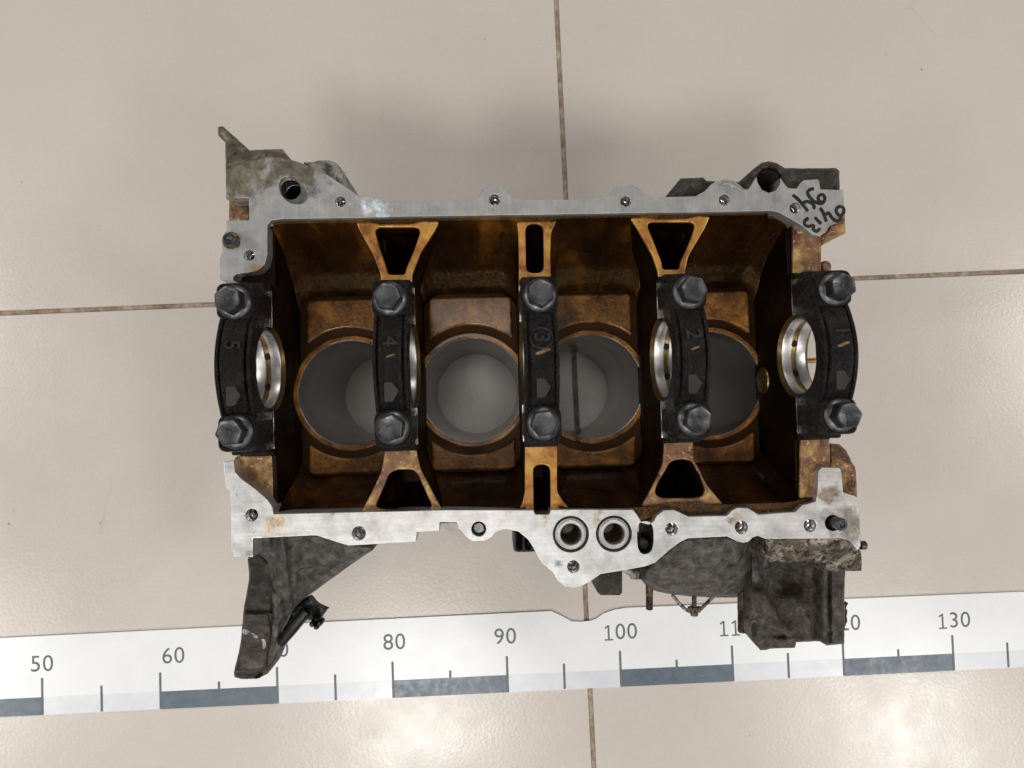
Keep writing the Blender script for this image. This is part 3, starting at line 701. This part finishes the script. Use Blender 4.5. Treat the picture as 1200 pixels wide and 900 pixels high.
for i, x in enumerate(BX):
    o = link('bearing_shell', lower, 'bearing', block); o.location = (x*CM, 0, ZC*CM)
    g = link('oil_groove', gro, 'brass', o); g = link('saddle_edge', rim_all, 'brass', o)
    for s in (-1, 1):
        h = link('oil_hole_shade', oh, 'hole', o); h.rotation_euler = (math.pi - s*math.radians(24), 0, 0)  # solid dark disc, hole's shade painted on without an opening
    o = link('bearing_shell', upper_s, 'bearing', block); o.location = (x*CM, 0, ZC*CM)

# --- main bearing caps
def arch(half, zend, zmid, zlow, r=None):
    pts = []
    n = 24
    for i in range(n+1):
        y = -half+2*half*i/n
        pts.append((y, zend+(zmid-zend)*math.cos(math.pi/2*y/half)**0.9))
    if r:
        pts += [(half, zlow)]+[(r*math.cos(a), zlow+r*math.sin(a)) for a in np.linspace(0, math.pi, 33)]+[(-half, zlow)]
    else:
        pts += [(half-0.05, zlow), (-half+0.05, zlow)]
    return pts
ZB = 22.35
cap_meshes = []
body = arch(3.0, 21.85, 22.52, ZC+0.01, 2.42)
cap_meshes.append(slab_yz(body, [], -0.94, 0.94, 0.10, 3))
cap_meshes.append(slab_yz(arch(2.75, 22.0, 22.98, 21.8), [], -0.62, 0.62, 0.09, 3))
for sx in (-1, 1):
    a_, b_ = sorted((sx*0.745, sx*0.935))
    cap_meshes.append(slab_yz(arch(2.75, 22.0, 22.86, 21.8), [], a_, b_, 0.06, 2))
for s in (-1, 1):
    boss = rnd([(-1.0, s*2.58), (1.0, s*2.58), (1.0, s*4.55), (-1.0, s*4.55)], 0.5, 6)
    boss = boss if s > 0 else boss[::-1]
    cap_meshes.append(plate(boss, [], ZC+0.012, ZB, 0.12, 3))
    cap_meshes.append(plate(rnd([(-0.945, s*2.52), (0.945, s*2.52), (0.945, s*4.85), (-0.945, s*4.85)], 0.15, 3)[::s], [], ZC+0.011, 20.7, 0.08, 2))
cap_me = join(cap_meshes)
# hexagon flange bolt
hexr, fl = 0.76, 0.93
bolt_prof = [(fl, 0.0), (fl, 0.10), (fl-0.10, 0.22), (0.66, 0.30)]
fl_me = lathe([(0.001, 0.0)]+bolt_prof+[(0.001, 0.30)], 36)
def hex_fn(bm):
    n = 6; lay = [(hexr, 0.25), (hexr, 0.92), (hexr*0.90, 1.02)]; R = []
    for r, z in lay:
        ring = []
        for k in range(12):
            a = k*math.pi/6; rr = r if k % 2 == 0 else r*math.cos(math.pi/6)*(1.0 if z < 0.95 else 1.04)
            ring.append(bm.verts.new((rr*math.cos(a), rr*math.sin(a), z)))
        R.append(ring)
    for A, B in zip(R, R[1:]):
        for k in range(12): bm.faces.new((A[k], A[(k+1) % 12], B[(k+1) % 12], B[k]))
    dish = [bm.verts.new((v.co.x*0.86, v.co.y*0.86, 0.985)) for v in R[-1]]
    for k in range(12): bm.faces.new((R[-1][k], R[-1][(k+1) % 12], dish[(k+1) % 12], dish[k]))
    bm.faces.new(dish)
hex_me = bm_mesh(hex_fn)
bev = bmesh.new(); bev.from_mesh(hex_me)
bmesh.ops.bevel(bev, geom=[e for e in bev.edges if e.is_manifold and e.calc_face_angle(0) > 0.5], offset=0.0003, segments=2, affect='EDGES'); bev.to_mesh(hex_me); bev.free()
# raised grade dashes on the bolt heads
def grade_fn(bm):
    for a in (0.3, 2.4, 4.5):
        for s_ in (-0.07, 0.07):
            c0, s0 = math.cos(a), math.sin(a)
            q = [(0.26, s_-0.022), (0.56, s_-0.022), (0.56, s_+0.022), (0.26, s_+0.022)]
            lo_ = [bm.verts.new((u*c0-v_*s0, u*s0+v_*c0, 0.97)) for u, v_ in q]; hi_ = [bm.verts.new((v.co.x, v.co.y, 1.012)) for v in lo_]
            bm.faces.new(hi_)
            for k in range(4): bm.faces.new((lo_[k], lo_[(k+1) % 4], hi_[(k+1) % 4], hi_[k]))
grade_me = bm_mesh(grade_fn)
ring_me = lathe([(0.12, 0.97), (0.13, 1.01), (0.18, 1.01), (0.19, 0.97)], 16)
bolt_var = []
for k in range(4):
    parts_ = [fl_me.copy(), hex_me.copy(), grade_me.copy(), ring_me.copy()]
    q = join(parts_); q.transform(Matrix.Rotation((0.12, 0.62, 0.35, 0.9)[k], 4, 'Z')); bolt_var.append(q)
nub_me = plate(rnd([(-0.36, 0.55), (0.06, 0.55), (0.42, 0.02), (0.08, -0.55), (-0.36, -0.55)], 0.08, 3), [], 22.3, 23.02, 0.05, 2)
digits = ['5', '4', '3', '2', '1']
cap_labels = ['left end cap cast with a 5', 'cap cast with a 4', 'middle cap cast with a circled 3', 'cap cast with a 2', 'right end cap cast with a 1']
YB = 3.48
for i, x in enumerate(BX):
    cap = link('main_bearing_cap', cap_me, 'cap', block, 40); cap.location = (x*CM, 0, 0)
    cap['label'] = 'black oily main bearing '+cap_labels[i]
    for s in (-1, 1):
        bt = link('bolt', bolt_var[(i*2+(s > 0)) % 4], 'bolt', cap, 30); bt.location = (0, s*YB*CM, ZB*CM)
    nb = link('cast_arrow', nub_me, 'cap_mark', cap); nb.location = ((0.02)*CM, -1.55*CM, -0.20*CM)
    tm = text_mesh(digits[i], 1.2, 0.05, 0.02); tm.transform(Matrix.Rotation(-math.pi/2, 4, 'Z'))
    tm.transform(Matrix.Rotation(-0.29, 4, 'X')); tm = moved(tm, 0, 1.12, 22.83)
    link('cast_number', tm, 'cap_digit', cap)
    if i == 2:
        rg = lathe([(0.56, -0.1), (0.56, 0.03), (0.60, 0.06), (0.64, 0.03), (0.64, -0.1)], 32); rg.transform(Matrix.Rotation(-0.29, 4, 'X')); moved(rg, 0, 1.12, 22.83)
        link('cast_ring', rg, 'cap_digit', cap)
    if i > 0:
        dab = [(-0.40, -0.12), (-0.1, -0.10), (0.15, 0.05), (0.42, 0.10), (0.38, 0.22), (0.05, 0.20), (-0.2, 0.06), (-0.42, 0.0)]
        k = (0, 0.55, 1.0, 0.6, 0.85)[i]
        dm = plate(chaikin([(p[0]*k, p[1]*k) for p in dab], 2), [], 0, 0.03, 0.005); moved(dm, 0.05, 0.32, 22.955)
        link('paint_dab', dm, 'paint', cap)

pq = bl(886, 446, 14.6)
o = link('oil_plug', lathe([(0.001, 0.10), (0.75, 0.10), (0.86, 0.04), (0.9, -0.1)], 30), 'brass', block); o.location = ((BX[4]-1.0)*CM, pq[1]*CM, 14.75*CM); o.rotation_euler = (0, -math.pi/2, 0)
rr0, rr1 = bl(934, 423.5, 15.0), bl(962, 422, 15.0)
link('oil_pipe', tube([(*rr0, 15.0), (*rr1, 15.0)], 0.17, 12), 'brass_bright', block)
# --- castings round the block ------------------------------------------------
def part(name, mat, *a, **k): return link(name, relief(*a, **k), mat, block, 50)
# rear left: ear and boss
part('corner_lug', 'casting_olive', [(255.7, 148.7), (261.5, 148.2), (276, 161), (292.5, 176), (331, 174.5), (335, 180), (338, 190), (330, 205), (305, 215), (293, 234), (265, 232.5), (264, 167), (255.7, 159)],
     lambda x, y: 18.6+0.95*sstep(160, 205, y)-0.6*sstep(185, 172, y)*sstep(290, 300, x), 15.0, 2.5, 3, 0.3, 0.05, soft=0)
part('notch_floor', 'burnt', [(268.5, 230), (294, 230), (294, 260), (268.5, 260)], lambda x, y: 17.6, 15.0, 3, 2, 0.1, 0.06, soft=0)
part('casting_boss', 'casting_pale', [(352, 190), (367.7, 190.5), (372.4, 187.8), (391, 187.8), (402.7, 200), (404.8, 216), (411, 225), (395, 222), (370, 205)], lambda x, y: 19.2, 14.0, 2.5, 3, 0.35, 0.08, soft=1)
# rear right: dark lug with an open bolt hole
hx = [(886.5+0, 211)]
part('rear_lug', 'casting_dark', [(789, 234), (790, 218.5), (797.5, 209), (824, 207.7), (828, 212), (850, 213), (866, 213), (875, 205), (884, 197), (892, 191), (901, 189), (910, 191), (920, 197), (950, 197.3), (980, 196.8), (984, 200), (984.5, 224), (960, 226), (930, 228), (915, 232), (890, 232), (850, 236)],
     lambda x, y: 19.0+0.5*sstep(860, 880, x), 13.5, 2.6, 4, 0.4, 0.06, soft=0,
     holes=[circle(901, 211.5, 14, 30)])
hx = bl(901, 211.5, 19.4); hr = 14*(CAM_H-19.4)/F_PX
o = link('lug_bore', lathe([(hr*1.0, 19.3), (hr*0.97, 17.6), (hr*0.9, 14.5), (hr*0.88, 13.6)], 28), 'casting_dark', block); o.location = (hx[0]*CM, hx[1]*CM, 0)
part('casting_bead', 'rail_rear', [(838, 216), (850, 212), (863, 214), (872, 222), (879, 220), (880, 225), (870, 226), (858, 219), (845, 219)], lambda x, y: 19.88, 19.0, 2, 2.5, 0.2, 0.03, soft=2)
part('corner_chip', 'burnt', [(966, 274), (973, 264), (990, 259), (991.5, 273), (975, 281), (962.5, 288), (958, 278)], lambda x, y: 19.2-0.8*sstep(270, 288, y), 16.0, 2.2, 2, 0.2, 0.08, soft=0)
o = link('cast_stub', lathe([(0.36, 15.5), (0.36, 18.9), (0.26, 19.05), (0.001, 19.08)], 18), 'burnt', block); q = bl(968.5, 312, 19); o.location = (q[0]*CM, q[1]*CM, 0)
part('corner_cheek', 'burnt', [(972, 520), (984, 520.5), (992, 528), (999, 543), (1002, 547), (1005, 583), (985, 580), (972, 575)], lambda x, y: 19.2-1.4*sstep(545, 521, y)-0.5*g2(x, y, 995, 562, 8, 10), 15.5, 2.5, 3, 0.3, 0.08, soft=0)
# front left: mounting bracket
br = empty('mounting_bracket'); br.parent = block
def bpart(name, mat, *a, **k): return link(name, relief(*a, **k), mat, br, 50)
bpart('web', 'casting', [(290, 628), (296, 626), (370, 624), (410, 636), (443, 640.5), (418, 657), (385, 681), (356, 702), (340, 717), (322, 735), (300, 700), (291, 672)],
      lambda x, y: 18.4-1.8*sstep(640, 715, y)-2.2*sstep(330, 302, x)*sstep(632, 660, y)+0.9*g2(x, y, 330, 680, 8, 40)-0.5*g2(x-(322+0.16*(y-640)), 0, 0, 0, 4, 1)+0.5*g2(x-(334+0.10*(y-640)), 0, 0, 0, 3, 1)-0.45*sstep(34, 40, y-627+ (x-370)*0.2)*sstep(345, 352, x), 12.5, 1.9, 4, 0.5, 0.07, soft=1)
bpart('leg', 'casting_dark', [(289, 650), (312, 650), (330, 690), (341, 716), (331, 740), (326, 758), (325, 773), (310, 795), (275, 796), (273.5, 787), (282, 757), (285, 717), (289, 697), (293, 673)],
      lambda x, y: 17.1-2.2*sstep(690, 795, y)-1.3*sstep(-6, 14, x-(321-0.10*(y-717)))-1.0*sstep(786, 789, y)-0.35*sstep(720, 716, y), 12.3, 1.7, 3, 0.35, 0.09, soft=1)
bpart('contact_pad', 'casting_scuffed', [(286, 718), (316, 718), (318, 745), (312, 776), (309, 786), (275.5, 786), (282.5, 757)],
      lambda x, y: 17.2-2.2*sstep(690, 795, y), 13.5, 2.4, 2, 0.15, 0.08, soft=0)
bpart('edge_rib', 'casting', [(318, 690), (326, 694), (331, 713), (327, 742), (319, 773), (312, 786), (313, 765), (318, 738), (320, 715)],
      lambda x, y: 17.3-2.2*sstep(690, 795, y)-0.25, 13.5, 1.8, 2, 0.2, 0.06, soft=1)
for sc_ in ([(284, 737), (290, 738), (297, 742), (303, 746), (301, 748.5), (294, 746), (289, 744), (283.5, 742.5)], [(306, 748), (311, 750), (312, 757), (309, 762), (307, 758), (308, 753)], [(300, 790), (306, 789), (309, 791), (303, 792)]):
    bpart('scuff', 'casting_pale', sc_, lambda x, y: 17.28-2.2*sstep(690, 795, y)-1.0*sstep(786, 789, y), 14.5, 1.0, 0.5, 0.02, 0.05, 3.0, soft=1)
# black connector clipped on the bracket
cn = empty('plastic_connector'); cn.parent = block
link('housing', relief([(326, 748), (338, 727), (345, 712), (352, 705), (362, 700), (366, 706), (385, 713), (378, 722), (376, 729), (360, 727), (347, 740), (334, 757), (327, 756)], lambda x, y: 15.5+0.6*g2(x, y, 362, 706, 9, 8)-0.4*g2(x-y*0.0, y, 371, 720, 4, 4), 15.0, 1.5, 2, 0.25, 0.12, 3.0, soft=0), 'plastic', cn)
for a in ((361, 704), (367, 730), (376, 729), (372, 733)):
    q = bl(*a, 15.4); o = link('clip', lathe([(0.17, 15.0), (0.17, 15.7), (0.10, 15.8), (0.001, 15.8)], 10), 'plastic', cn); o.location = (q[0]*CM, q[1]*CM, 0)
q0, q1 = bl(331, 752, 15.3), bl(360, 716, 15.9)
link('latch', tube([(q0[0], q0[1], 15.5), ((q0[0]+q1[0])/2, (q0[1]+q1[1])/2, 15.95), (q1[0], q1[1], 15.9)], [0.28, 0.34, 0.30], 10), 'plastic', cn)
# front middle: sensor plug and bosses below the rail
part('sensor_plug', 'plastic', [(602, 621), (626, 621), (630, 646), (616, 647), (606, 647), (602, 645)], lambda x, y: 16.8-0.5*g2(x, y, 609, 636, 2.0, 30)-0.5*g2(x, y, 619, 636, 2.0, 30), 13.0, 1.6, 2, 0.2, 0.0, soft=0)
part('drain_boss', 'casting_dark', [(700, 668), (729, 664), (729, 695), (726, 697.5), (704, 697.5), (700, 694)], lambda x, y: 16.2, 12.0, 2.5, 3, 0.3, 0.04, soft=0)
q = bl(741, 672, 17.6)
link('nozzle', tube([(q[0]-0.6, q[1]+0.35, 17.6), (q[0]-0.1, q[1]+0.1, 17.6), (q[0], q[1], 17.6), (q[0]+0.35, q[1]-0.05, 17.6)], [0.2, 0.24, 0.34, 0.34], 14), 'casting_pale', block)
part('pipe_stub', 'casting_dark', [(748, 664), (756, 664), (757, 680), (749, 679)], lambda x, y: 18.0, 14.0, 2, 2, 0.2, 0.03, soft=0)
# front right: pump housing
ph = empty('pump_housing'); ph.parent = block
def ppart(name, mat, *a, **k): return link(name, relief(*a, **k), mat, ph, 50)
ppart('volute', 'casting', [(752, 668), (762, 659), (783, 643), (804, 628), (852, 626), (866, 634), (880, 628), (900, 628), (900, 700), (876, 700), (840, 700.5), (810, 699), (785, 696.5), (768, 692.5), (755.5, 686.5)],
      lambda x, y: 19.0-0.35*sstep(632, 645, y)-3.6*(max(0, (y-645))/55)**2.0-2.4*g2(x, y, 882, 660, 13, 80)-0.8*g2(x, y, 860, 690, 10, 30)-1.2*sstep(770, 750, x), 12.0, 2.6, 6, 0.8, 0.08, soft=1)
ppart('body', 'casting_brown', [(880, 640), (893, 640), (900, 650), (960, 655), (990, 662), (990, 755), (969, 756.5), (960, 751.3), (933, 752.5), (931.5, 759), (906, 760.5), (891, 762), (880, 750), (876.5, 738), (880, 702)],
      lambda x, y: 15.6+1.3*sstep(950, 966, x)+1.0*g2(x-y*0.55, 0, 880-700*0.55+14, 0, 9, 1)*sstep(680, 700, y)*sstep(745, 735, y)-0.8*g2(x, y, 930, 676, 26, 18)+0.9*sstep(905, 893, x)-0.7*sstep(935, 915, x)*sstep(738, 746, y)-0.35*g2(x, y, 922, 728, 12, 12)+0.5*g2(x, y, 920, 750, 16, 5)-0.5*g2(x, y, 972, 700, 2, 60)-0.35*sstep(944, 936, x)*sstep(903, 911, x)*sstep(704, 688, y)+0.5*g2(x-(898+0.55*(y-700)), 0, 0, 0, 3.5, 1)*sstep(690, 700, y)*sstep(748, 740, y)-0.4*sstep(968, 970, x)*sstep(738, 741, y),
      14.0, 1.7, 3, 0.45, 0.10, soft=0, draft=0.03)
for nm, rx, ry, dz, mt in (('bore_rim', 6.2, 12.0, 0.06, 'casting'), ('bore_hole_shade', 3.4, 8.6, 0.10, 'hole')):  # the hole is a raised dark ellipse, its shade painted in
    me = plate(blp(circle(884.0, 738, rx, 24, ry), 16.55), [], 15.6, 16.50+dz, 0.03); link(nm, me, mt, ph)
ppart('milled_pad', 'casting_worn', [(897.5, 629), (990, 629), (1000, 636), (1009.3, 646), (1009.5, 669), (965, 669.5), (963.5, 659), (902, 658.5), (898, 652)],
      lambda x, y: 19.35-0.7*sstep(640, 668, y)-0.5*sstep(958, 972, x)*sstep(650, 660, y), 16.0, 2.4, 2.5, 0.25, 0.10, soft=0)
o = link('end_screw', lathe([(0.26, 0), (0.26, 0.30), (0.18, 0.36), (0.001, 0.36)], 14), 'bolt', ph); q = bl(1008, 639, 18.9); o.location = (q[0]*CM, q[1]*CM, 18.9*CM); o.rotation_euler = (0, math.pi/2, 0)
# torn gasket remnant on the end face
part('gasket_remnant', 'rubber', [(988, 704), (993, 706), (992, 712), (994, 716), (991, 722), (992, 728), (988, 735)], lambda x, y: 15.6, 15.2, 1.5, 1, 0.1, 0.2, 3.0, soft=0)
# studs
def stud(name, px, y0, y1, wpx, z, mat, thread_from):
    a, b_ = bl(px, y0, z), bl(px, y1, z); r = wpx/2*(CAM_H-z)/F_PX
    L = math.hypot(b_[0]-a[0], b_[1]-a[1]); n = int(L/0.055); pts, R = [], []
    for i in range(n+1):
        t = i/n; pts.append((a[0]+(b_[0]-a[0])*t, a[1]+(b_[1]-a[1])*t, z))
        R.append(r*(1.0 if t < thread_from else (1.0 if i % 2 else 0.86)) * (0.8 if i == n else 1))
    link(name, tube(pts, R, 14), mat, block, 20)
stud('stud', 761, 680, 714.5, 8.6, 15.2, 'rust', 0.5)
stud('stud', 869.5, 692, 741, 10.4, 14.6, 'rust', 0.45)
# wire clip with its screw
P = [(788, 697), (795, 706), (803, 714), (811, 718), (819, 716), (827, 708), (836, 699)]
link('wire_clip', tube([(*bl(*p, 14.0), 14.0) for p in P], 0.12, 8), 'casting_worn', block)
a, b_ = bl(813.5, 694, 14.2), bl(813.5, 717, 14.2)
sm_ = join([tube([(*a, 14.2), (*b_, 14.2)], 0.16, 10), tube([(b_[0], b_[1]+0.35, 14.2), (b_[0], b_[1]-0.25, 14.2)], [0.30, 0.24], 12), tube([(b_[0]-0.42, b_[1]+0.3, 14.25), (b_[0]+0.42, b_[1]+0.3, 14.25)], 0.10, 8)])
link('clip_screw', sm_, 'casting_worn', block)
